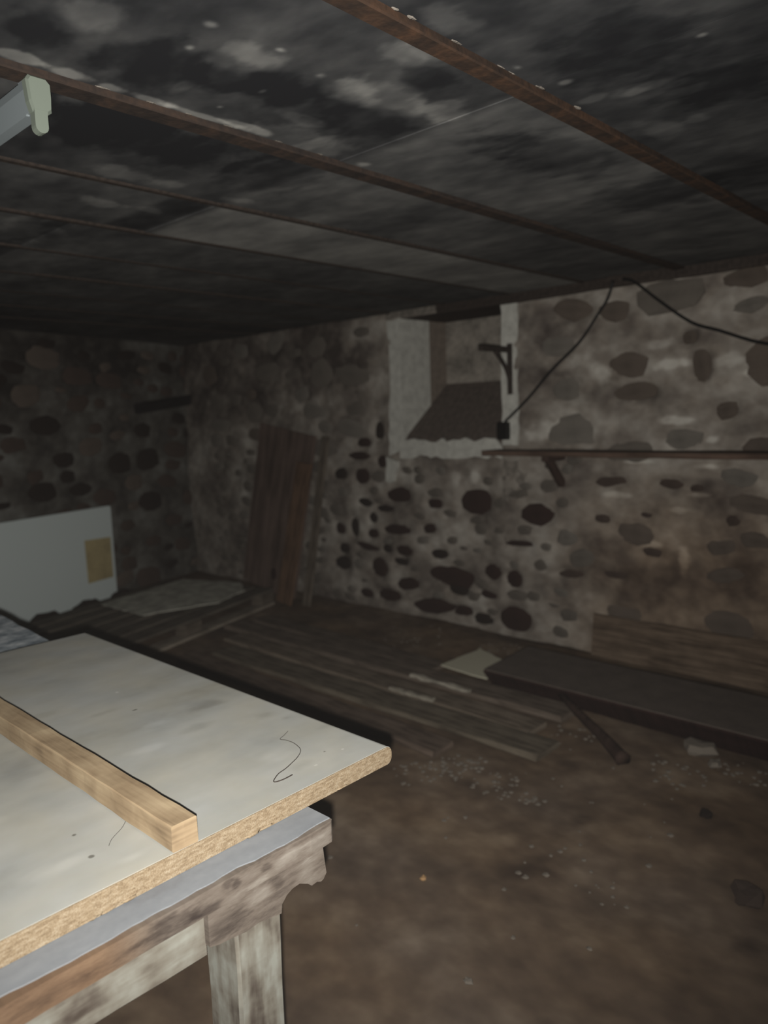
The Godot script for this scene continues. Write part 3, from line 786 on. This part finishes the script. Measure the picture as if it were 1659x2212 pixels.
func make_worktop() -> void:
	# profile across the board: square at the hidden side, rounded at the long free edge
	var prof := PackedVector2Array([Vector2(-0.45, 0.763), Vector2(-0.45, 0.8)])
	var prof2 := PackedVector2Array([Vector2(-0.449, 0.7632), Vector2(-0.449, 0.799)])
	for c in [[0.0145, 90.0, 0.7855], [0.0145, 0.0, 0.7775]]:
		for k in 7:
			var an := deg_to_rad(c[1] - k * 15.0)
			prof.append(Vector2(1.0215 + cos(an) * 0.0145, c[2] + sin(an) * 0.0145))
			prof2.append(Vector2(1.0215 + cos(an) * 0.0137, c[2] + sin(an) * 0.0137))
	var o := thing("worktop", "pale grey laminated worktop board with a bare chipboard cut edge, lying on the table", "worktop")
	var a := Vector2(-0.45, -2.3)
	var b := Vector2(1.05, -0.95)
	var uv := over(a, b, Vector3.RIGHT, Vector3.BACK)
	put("laminate_body", extruded(prof, -2.28, -0.9795, uv), M.laminate, o)
	var core := put("chipboard_core", extruded(prof2, -0.985, -0.9775), M.chip, o)
	core.set_meta("label", "cream coloured chipboard showing at the cut end")
	# crumbs torn out of the lower rim of the cut
	var tr := PackedVector3Array()
	for x in [0.41, 0.44, 0.47, 0.69, 0.695, 0.72, 0.9]:
		var l := lump(4, 6, 0.4).get_faces()
		for i in l.size(): tr.append(Vector3(x, 0.7665, -0.9775) + l[i] * Vector3(0.014, 0.003, 0.0035))
	put("torn_fibre", bake(tr, true), M.chip, o).set_meta("kind", "stuff")
	# the batten of pine
	var bat := put("pine_batten", timber(1.15, 0.043, 0.046, 0.0022, 0.0008, 24), M.pine, self, Transform3D(Basis(Vector3(0.0, 0, -1), Vector3.UP, Vector3(1, 0, 0)), Vector3(0.568, 0.8003, -0.979)))
	tag(bat, "square pine batten with knots and stains lying along the worktop", "batten")
	# thread
	var pts := PackedVector3Array()
	var flat := [0.946, -1.189, 0.927, -1.179, 0.91, -1.171, 0.915, -1.157, 0.916, -1.135, 0.909, -1.109, 0.899, -1.094, 0.879, -1.08, 0.857, -1.07, 0.834, -1.061, 0.814, -1.056, 0.798, -1.047, 0.788, -1.039, 0.79, -1.034, 0.802, -1.031, 0.815, -1.031, 0.826, -1.032]
	for k in range(0, flat.size(), 2): pts.append(Vector3(flat[k], 0.8012, flat[k + 1]))
	tag(put("thread", tube(smooth_path(pts), 0.0004, 5, 0.0011), M.old_iron), "thin dark curled thread lying on the worktop near its rounded edge", "thread")
	pts = PackedVector3Array([Vector3(0.492, 0.8008, -1.075), Vector3(0.505, 0.8008, -1.09), Vector3(0.53, 0.8008, -1.107), Vector3(0.545, 0.8008, -1.122)])
	tag(put("hair", tube(smooth_path(pts), 0.00035, 4), M.old_iron), "single dark hair lying on the worktop left of the pine batten", "hair")

func make_far_bench() -> void:
	var o := thing("far_bench", "bench with a blue-white paint-streaked top beyond the far end of the worktop", "bench", Vector3(0.3, 0, -2.33))
	var edge := PackedVector2Array([Vector2(-0.8, 0.0), Vector2(-0.8, 1.1), Vector2(0.735, 1.1)])
	for k in 13:
		edge.append(Vector2(0.728 - k * 0.0055 + rng.randf_range(-0.003, 0.003), 1.09 - k * 0.0905))
	put("bench_top", extruded(edge, 0.735, 0.763), M.streaks, o, Transform3D(Basis(Vector3(1, 0, 0), Vector3(0, 0, -1), Vector3(0, 1, 0)), Vector3.ZERO))
	for at in [Vector2(0.45, -0.1), Vector2(-0.7, -0.1), Vector2(0.5, -1.0), Vector2(-0.7, -1.0)]:
		put("leg", timber(0.735, 0.06, 0.06, 0.004, 0.002, 6), M.worn, o, Transform3D(Basis(Vector3(0, 1, 0), Vector3(-1, 0, 0), Vector3(0, 0, 1)), Vector3(at.x + 0.03, 0.0, at.y)))

# ---------------------------------------------------------------- lamp batten under the ceiling
func make_batten() -> void:
	var o := thing("fluorescent_batten", "white fluorescent lamp batten without its tube, hung under the ceiling beam", "lamp", Vector3(0.708, 2.07, -1.575))
	# body along -z, a folded trough: wide above, narrower below
	var sec := PackedVector2Array([Vector2(-0.019, 0.062), Vector2(0.019, 0.062), Vector2(0.021, 0.045), Vector2(0.012, 0.002), Vector2(-0.012, 0.002), Vector2(-0.021, 0.045)])
	put("lamp_body", extruded(sec, -1.22, -0.012), M.white_metal, o)
	# end cap with its bevelled face, and the holder that hangs down for the tube
	for z in [0.0, -1.232]:
		var s := 1.0 if z == 0.0 else -1.0
		var ring := []
		for lv in [[1.0, -0.016], [1.0, 0.0], [0.86, 0.007]]:
			var r := PackedVector3Array()
			for p in [Vector2(-0.024, 0.06), Vector2(-0.018, 0.069), Vector2(0.016, 0.069), Vector2(0.025, 0.06), Vector2(0.0255, 0.03), Vector2(0.024, 0.006), Vector2(0.016, 0.0), Vector2(-0.014, 0.0), Vector2(-0.02, 0.02)]:
				var q: Vector2 = (p - Vector2(0, 0.035)) * lv[0] + Vector2(0, 0.035)
				r.append(Vector3(q.x, q.y - 0.018 * (1.0 - q.y / 0.07) * 0.0, z + s * lv[1]))
			ring.append(r)
		put("end_cap", bake(loft(ring)), M.white_plastic, o)
		var hold := PackedVector2Array()
		hold.append_array([Vector2(0.013, 0.006), Vector2(-0.013, 0.006)])
		for k in 9:
			var an := PI + PI * k / 8.0
			hold.append(Vector2(cos(an) * 0.013, -0.026 + sin(an) * 0.013))
		var lh := put("lampholder", extruded(hold, -0.014, 0.006), M.white_plastic, o, Transform3D(Basis(), Vector3(0, 0, z)))
		lh.set_meta("label", "rounded white lampholder hanging below the cap")
		put("screw", lump(4, 6, 0.05), M.white_metal, o, Transform3D(Basis.from_scale(Vector3(0.004, 0.004, 0.004)), Vector3(-0.011, 0.002, z - s * 0.03)))
	put("hanger", box(0.03, 0.012, 0.05, 0.001), M.white_metal, o, Transform3D(Basis(), Vector3(-0.015, 0.06, -0.03)))
	put("hanger", box(0.03, 0.02, 0.05, 0.001), M.white_metal, o, Transform3D(Basis(), Vector3(-0.015, 0.06, -1.06)))

# ---------------------------------------------------------------- at the far left wall
func along_left(s: float, y: float, out: float) -> Vector3:
	return LEFT_AT + LEFT_N * 0.06 + LEFT_X * s + Vector3.UP * y + LEFT_N * out

func make_left_things() -> void:
	var turn := Basis(LEFT_X, Vector3.UP, LEFT_N)
	# white panel standing against the wall
	var o := thing("white_panel", "large white panel with a brown paper patch, standing against the far left wall", "panel")
	o.transform = Transform3D(turn, along_left(0.0, 0, 0))
	var pts := PackedVector2Array([Vector2(-1.6, 0.0), Vector2(0.0, 0.01)])
	for k in 5:
		var an := PI / 2 * k / 4
		pts.append(Vector2(-0.02 + cos(an) * 0.02, 0.757 + sin(an) * 0.02))
	pts.append(Vector2(-1.6, 0.777))
	put("panel_sheet", extruded(pts, -0.03, 0.0), surface(Color(0.75, 0.79, 0.785), 0.6), o)
	var pp := PackedVector2Array([Vector2(-0.295, 0.175), Vector2(-0.03, 0.178), Vector2(-0.028, 0.517), Vector2(-0.3, 0.53)])
	put("paper_patch", extruded(pp, 0.0, 0.002), surface(Color(0.7, 0.645, 0.48), 0.9, M.faint, 1.6), o).set_meta("label", "brown paper patch near the panel's right edge")
	# rubble along the foot of the panel
	for p in [[-0.8, "dark lump of rubble at the panel's foot, nearest the worktop"], [-0.42, "dark lump of rubble at the panel's foot, left of the brown paper patch"], [-0.05, "dark lump of rubble at the panel's right corner"]]:
		var l := put("rubble_lump", lump(5, 8, 0.2), M.stone[1], self, Transform3D(turn * Basis.from_scale(Vector3(0.13, 0.05, 0.06)), along_left(p[0], 0.03, 0.1)))
		tag(l, p[1], "rubble")
	# dark timber across the wall
	var d := put("wall_timber", timber(1.35, 0.09, 0.1, 0.01, 0.006, 10), surface(Color(0.13, 0.12, 0.125), 0.9, M.grain, 0.6), self, Transform3D(turn * Basis(Vector3(0, 0, 1), deg_to_rad(7.0)), along_left(0.42, 1.53, -0.01)))
	tag(d, "dark timber set aslant across the far left wall", "timber")

	# boards leaning in the corner against the wall with the window
	var dirt := surface(Color(0.405, 0.345, 0.315), 0.9, M.grain, 1.4)
	lean_board(Vector3(3.86, 0.02, -5.0), Vector3(3.965, 1.36, -4.77), 0.7, 0.025, dirt, "wide red-brown board leaning in the corner, a dark knot near its foot", 0.55)
	lean_board(Vector3(3.68, 0.0, -4.58), Vector3(3.86, 1.1, -4.46), 0.17, 0.022, M.brown_wood, "narrow brown board leaning in front of the wide red-brown one", -1.0)
	lean_board(Vector3(3.74, 0.0, -4.37), Vector3(3.95, 1.3, -4.3), 0.07, 0.03, M.grey_wood, "thin grey lath leaning at the right side of the two corner boards", -1.0)

	# pallet on the floor, its long side in line with the far left wall
	var pal := thing("pallet", "wooden pallet on the floor in front of the leaning corner boards", "pallet")
	pal.transform = Transform3D(Basis(-LEFT_X, Vector3.UP, -LEFT_N), Vector3(3.6, 0.0, -4.62))
	for x in [0.0, 0.86, 1.72]:
		for z in [0.05, 0.5, 0.95]:
			put("block", box(0.15, 0.085, 0.1, 0.004), M.grey_wood, pal, Transform3D(Basis(), Vector3(x, 0.022, z)))
	for z in [0.05, 0.5, 0.95]:
		put("bottom_board", timber(1.87, 0.022, 0.12, 0.003, 0.002), tinted(M.grey_wood, Color(0.58, 0.55, 0.5)), pal, Transform3D(Basis(), Vector3(0, 0.0, z)))
	for k in 6:
		put("deck_board", timber(1.87, 0.022, 0.15, 0.003, 0.003), tinted(M.grey_wood, Color(0.4, 0.38, 0.345)), pal, Transform3D(Basis(), Vector3(0, 0.107, 0.075 + k * 0.178)))
	var sheet := put("hardboard_sheet", smear([Vector2(2.52, 4.7), Vector2(3.05, 4.56), Vector2(3.4, 4.72), Vector2(3.55, 4.98), Vector2(3.35, 5.5), Vector2(2.5, 5.25)], 0.012, 0.0), surface(Color(0.78, 0.78, 0.73), 0.95, M.mineral, 0.9), self, Transform3D(Basis(Vector3(1, 0, 0), Vector3(0, 0, -1), Vector3(0, 0.2, 0)), Vector3(0, 0.141, 0)))
	tag(sheet, "irregular grey sheet of hardboard lying on the pallet", "sheet")

# a board from the middle of its foot to the middle of its head, its width towards the camera's right
func lean_board(foot: Vector3, head: Vector3, wide: float, thick: float, m: Material, label: String, knot: float) -> void:
	var x := (head - foot).normalized()
	var z := Vector3(0, 0, 1)
	z = (z - x * z.dot(x)).normalized()
	var y := z.cross(x)
	var o := put("leaning_board", timber(foot.distance_to(head), thick, wide, 0.003, 0.003, 8), m, self, Transform3D(Basis(x, y, z), foot - y * 0.0))
	tag(o, label, "board")
	if knot > 0:
		var hole_ := put("knot", lump(5, 9, 0.12), surface(Color(0.16, 0.1, 0.09), 0.95), o, Transform3D(Basis.from_scale(Vector3(0.055, 0.004, 0.042)), Vector3(0.16, thick, 0.06)))
		hole_.set_meta("label", "dark round knot")

# ---------------------------------------------------------------- on the wall with the window
func make_right_wall_things() -> void:
	var turn := Basis(Vector3(0, 0, 1), Vector3.UP, Vector3(-1, 0, 0))   # local x = world z, local z out of the wall
	# dark strip added for the shadow gap where the slabs meet the wall
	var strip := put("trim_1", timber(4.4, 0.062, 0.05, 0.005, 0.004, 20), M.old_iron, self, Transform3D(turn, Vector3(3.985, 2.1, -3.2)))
	tag(strip, "dark strip standing in for the shadow gap under the ceiling along the top of the wall with the window", "trim", "", "structure")
	# shelf board with its two wooden brackets
	var o := thing("wall_shelf", "brown plank shelf running along the wall to the right of the blocked window", "shelf")
	o.transform = Transform3D(turn, Vector3(4.0, 0, 0))
	put("shelf_plank", timber(2.6, 0.03, 0.23, 0.004, 0.002, 14), tinted(M.brown_wood, Color(0.36, 0.295, 0.255)), o, Transform3D(Basis(), Vector3(-2.73, 1.182, 0.1)))
	for s in [-2.3, -0.9]:
		put("bracket", timber(0.19, 0.03, 0.05, 0.004, 0.002, 4), M.dark_wood, o, Transform3D(Basis(Vector3(0, 0, 1), Vector3.UP, Vector3(-1, 0, 0)), Vector3(s, 1.15, 0.0)))
		put("brace", timber(0.26, 0.035, 0.05, 0.004, 0.002, 4), M.dark_wood, o, Transform3D(Basis(Vector3(0, 0.72, 0.69).normalized(), Vector3(0, 0.69, -0.72).normalized(), Vector3(-1, 0, 0)), Vector3(s, 0.98, 0.0)))
	# iron shelf bracket left on the white strip
	var b := thing("iron_bracket", "dark iron shelf bracket fixed to the white strip right of the blocked window", "bracket")
	b.transform = Transform3D(turn, Vector3(3.988, 0, -2.648))
	put("upright", timber(0.31, 0.012, 0.034, 0.002, 0.0, 2), M.old_iron, b, Transform3D(Basis(Vector3(0, 1, 0), Vector3(0, 0, 1), Vector3(1, 0, 0)), Vector3(0, 1.55, 0.0)))
	put("arm", timber(0.3, 0.032, 0.036, 0.002, 0.0, 2), M.old_iron, b, Transform3D(Basis(Vector3(0, 0, 1), Vector3.UP, Vector3(-1, 0, 0)), Vector3(0, 1.806, 0.008)))
	put("strut", tube(smooth_path(PackedVector3Array([Vector3(0, 1.64, 0.008), Vector3(0, 1.7, 0.04), Vector3(0, 1.76, 0.1), Vector3(0, 1.806, 0.16)])), 0.014, 8), M.old_iron, b)
	# box and cables
	var bx := put("junction_box", box(0.07, 0.11, 0.045, 0.008), M.black_plastic, self, Transform3D(turn, Vector3(3.965, 1.272, -2.725)))
	tag(bx, "small black electrical box at the lower right corner of the blocked window", "junction box")
	var c1 := PackedVector3Array()
	for p in [[2.135, -1.955], [2.04, -1.99], [1.966, -2.046], [1.823, -2.16], [1.678, -2.34], [1.522, -2.5], [1.385, -2.669]]: c1.append(Vector3(3.955, p[0], p[1]))
	tag(put("cable", tube(smooth_path(c1), 0.0085), M.black_plastic), "black cable sagging from the ceiling down to the small black box", "cable")
	var c2 := PackedVector3Array()
	for p in [[2.135, -1.9], [2.11, -1.835], [1.999, -1.703], [1.868, -1.531], [1.813, -1.392], [1.73, -1.175], [1.71, -0.95], [1.74, -0.7]]: c2.append(Vector3(3.955, p[0], p[1]))
	tag(put("cable", tube(smooth_path(c2), 0.0085), M.black_plastic), "black cable looping away to the right along the upper stone wall", "cable")

# ---------------------------------------------------------------- timber and rubbish on the floor
func lay(called: String, x: float, z0: float, z1: float, y: float, high: float, wide: float, m: Material, label: String, category: String, turn := 0.0) -> MeshInstance3D:
	# a timber lying along z from z0 (far) to z1 (near), centred at x
	var t := Transform3D(Basis(Vector3.UP, deg_to_rad(turn)) * Basis(Vector3(0, 0, 1), Vector3.UP, Vector3(-1, 0, 0)), Vector3(x, y, z0))
	var o := put(called, timber(z1 - z0, high, wide, 0.004, 0.004, 10), m, self, t)
	tag(o, label, category)
	return o

func make_floor_planks() -> void:
	# the big dark timber along the wall: undercut front, coloured dark for a shaded gap
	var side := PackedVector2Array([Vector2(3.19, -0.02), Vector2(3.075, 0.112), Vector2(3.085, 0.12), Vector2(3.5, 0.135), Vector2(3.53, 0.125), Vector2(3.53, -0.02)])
	var big := thing("floor_timber", "big dark timber, its front coloured as a shaded gap, lying on the floor along the foot of the right wall", "timber")
	put("shaded_gap_body", extruded(side, -2.23, 1.2), surface(Color(0.21, 0.14, 0.13), 0.9, M.cross_grain, 0.9), big)
	var top := PackedVector2Array([Vector2(3.08, 0.121), Vector2(3.5, 0.136), Vector2(3.5, 0.141), Vector2(3.082, 0.126)])
	put("dusty_top", extruded(top, -2.225, 1.19), surface(Color(0.33, 0.3, 0.275), 0.95, M.faint, 0.9), big).set_meta("label", "grey dusty upper face")
	# brown board on edge against the wall behind it
	var bb := put("skirting_board", timber(2.9, 0.25, 0.025, 0.004, 0.005, 14), tinted(M.brown_wood, Color(0.42, 0.365, 0.31)), self, Transform3D(Basis(Vector3(0, 0, 1), Vector3(0.08, 0.9968, 0), Vector3(-0.9968, 0.08, 0)), Vector3(3.93, 0.01, -2.06)))
	tag(bb, "dusty brown board standing on edge against the foot of the right wall", "board")
	lay("floor_plank", 3.24, -4.3, -2.62, 0.0, 0.03, 0.16, tinted(M.grey_wood, Color(0.42, 0.38, 0.34)), "dusty plank on the floor nearest the wall, ending at the pale cardboard scrap", "plank", -1.5)
	lay("floor_plank", 3.03, -4.35, -1.72, 0.0, 0.032, 0.17, tinted(M.grey_wood, Color(0.44, 0.40, 0.36)), "long dusty floor plank, its near end under the dark tapering stick", "plank", 0.6)
	lay("floor_plank", 2.84, -4.1, -1.75, 0.0, 0.03, 0.15, tinted(M.grey_wood, Color(0.48, 0.44, 0.39)), "pale-edged floor plank starting at the corner of the pallet", "plank", -0.5)
	lay("floor_plank", 2.63, -3.9, -1.6, 0.0, 0.028, 0.18, tinted(M.grey_wood, Color(0.43, 0.40, 0.35)), "grey-brown floor plank two boards left of the dark tapering stick", "plank", 0.8)
	lay("floor_plank", 2.42, -4.0, -1.95, 0.0, 0.03, 0.14, tinted(M.grey_wood, Color(0.41, 0.36, 0.32)), "brown floor plank nearest the worktop, beside the pale plaster crumbs", "plank", -0.8)
	lay("lath", 2.957, -2.62, -2.23, 0.034, 0.016, 0.035, tinted(M.plaster, Color(0.6, 0.58, 0.53)), "short pale lath lying on the floor planks beside the cardboard scrap", "lath")
	lay("lath", 2.74, -2.58, -2.3, 0.032, 0.014, 0.03, tinted(M.plaster, Color(0.55, 0.53, 0.48)), "shorter pale lath on the planks, further from the timber", "lath", 3.0)
	var scrap := put("cardboard_scrap", smear([Vector2(3.19, 2.6), Vector2(3.35, 2.6), Vector2(3.56, 2.6), Vector2(3.45, 2.34), Vector2(3.16, 2.27)], 0.006, 0.0), surface(Color(0.66, 0.65, 0.58), 0.9), self, Transform3D(Basis(Vector3(1, 0, 0), Vector3(0, 0, -1), Vector3(0, 0.25, 0)), Vector3(0, 0.042, 0)))
	tag(scrap, "pale cardboard scrap lying at the far end of the big dark timber", "cardboard")
	# the tapering stick leaning off the timber
	var st := tube(PackedVector3Array([Vector3(3.16, 0.09, -1.86), Vector3(3.0, 0.065, -1.65), Vector3(2.86, 0.048, -1.45), Vector3(2.765, 0.034, -1.325), Vector3(2.75, 0.03, -1.305)]), 0.014, 8, 0.034)
	tag(put("stick", st, M.dark_wood), "dark tapering stick leaning from the big timber to the floor", "stick")

func make_floor_bits() -> void:
	var kinds := []
	for i in 5: kinds.append(lump(4, 7, 0.3))
	# single pieces one can point to
	var list := [
		[3.07, -1.12, 0.075, 0.035, "rounded pale plaster lump beside the big dark timber's near part", M.crumb],
		[2.99, -1.03, 0.035, 0.02, "small pale plaster lump right of the rounded one", M.crumb],
		[1.66, -1.45, 0.012, 0.008, "tiny tan chip on bare floor right of the table corner", surface(Color(0.62, 0.5, 0.36))],
		[1.4, -1.08, 0.014, 0.007, "tiny pale chip on bare floor low beside the table leg", M.crumb],
		[2.21, -0.655, 0.06, 0.032, "brown stone half sunk in the floor at the right edge", M.stone[2]],
		[2.578, -0.913, 0.03, 0.014, "dark clod put in place of a hole in the floor, by itself at the right", M.stone[1]],  # dark lump added where the floor has a hole
	]
	for p in list:
		var o := put("floor_fragment", kinds[rng.randi() % 5], p[5], self, Transform3D(Basis(Vector3.UP, rng.randf() * TAU) * Basis.from_scale(Vector3(p[2], p[3], p[2] * 0.8)), Vector3(p[0], floor_y(p[0], p[1]) + p[3] * 0.5, p[1])))
		tag(o, p[4], "fragment")
	# plaster crumbs and grit nobody could count
	var spots := [[2.33, -1.8, 0.12, 40], [2.31, -1.62, 0.1, 34], [2.17, -1.9, 0.12, 30], [2.31, -1.46, 0.05, 14], [2.8, -1.12, 0.12, 24], [3.0, -0.93, 0.1, 22], [2.9, -1.6, 0.15, 16], [2.0, -1.1, 0.2, 20], [2.6, -1.3, 0.4, 18], [1.9, -1.3, 0.6, 14], [3.6, -3.2, 0.3, 40], [3.75, -2.6, 0.15, 20]]
	var all := []
	for s in spots:
		for k in s[3]:
			var r: float = s[2] * sqrt(rng.randf())
			var an := rng.randf() * TAU
			var x: float = s[0] + cos(an) * r
			var z: float = s[1] + sin(an) * r
			var q := rng.randf_range(0.003, 0.011)
			all.append(Transform3D(Basis(Vector3.UP, rng.randf() * TAU) * Basis.from_scale(Vector3(q, q * 0.5, q)), Vector3(x, floor_y(x, z) + q * 0.3, z)))
	var mm := MultiMesh.new()
	mm.transform_format = MultiMesh.TRANSFORM_3D
	mm.mesh = kinds[0]
	mm.instance_count = all.size()
	for i in all.size(): mm.set_instance_transform(i, all[i])
	var o := MultiMeshInstance3D.new()
	o.name = "plaster_crumbs"
	o.multimesh = mm
	o.material_override = M.crumb
	add_child(o)
	tag(o, "pale plaster crumbs and grit scattered over the earth floor", "crumbs", "", "stuff")
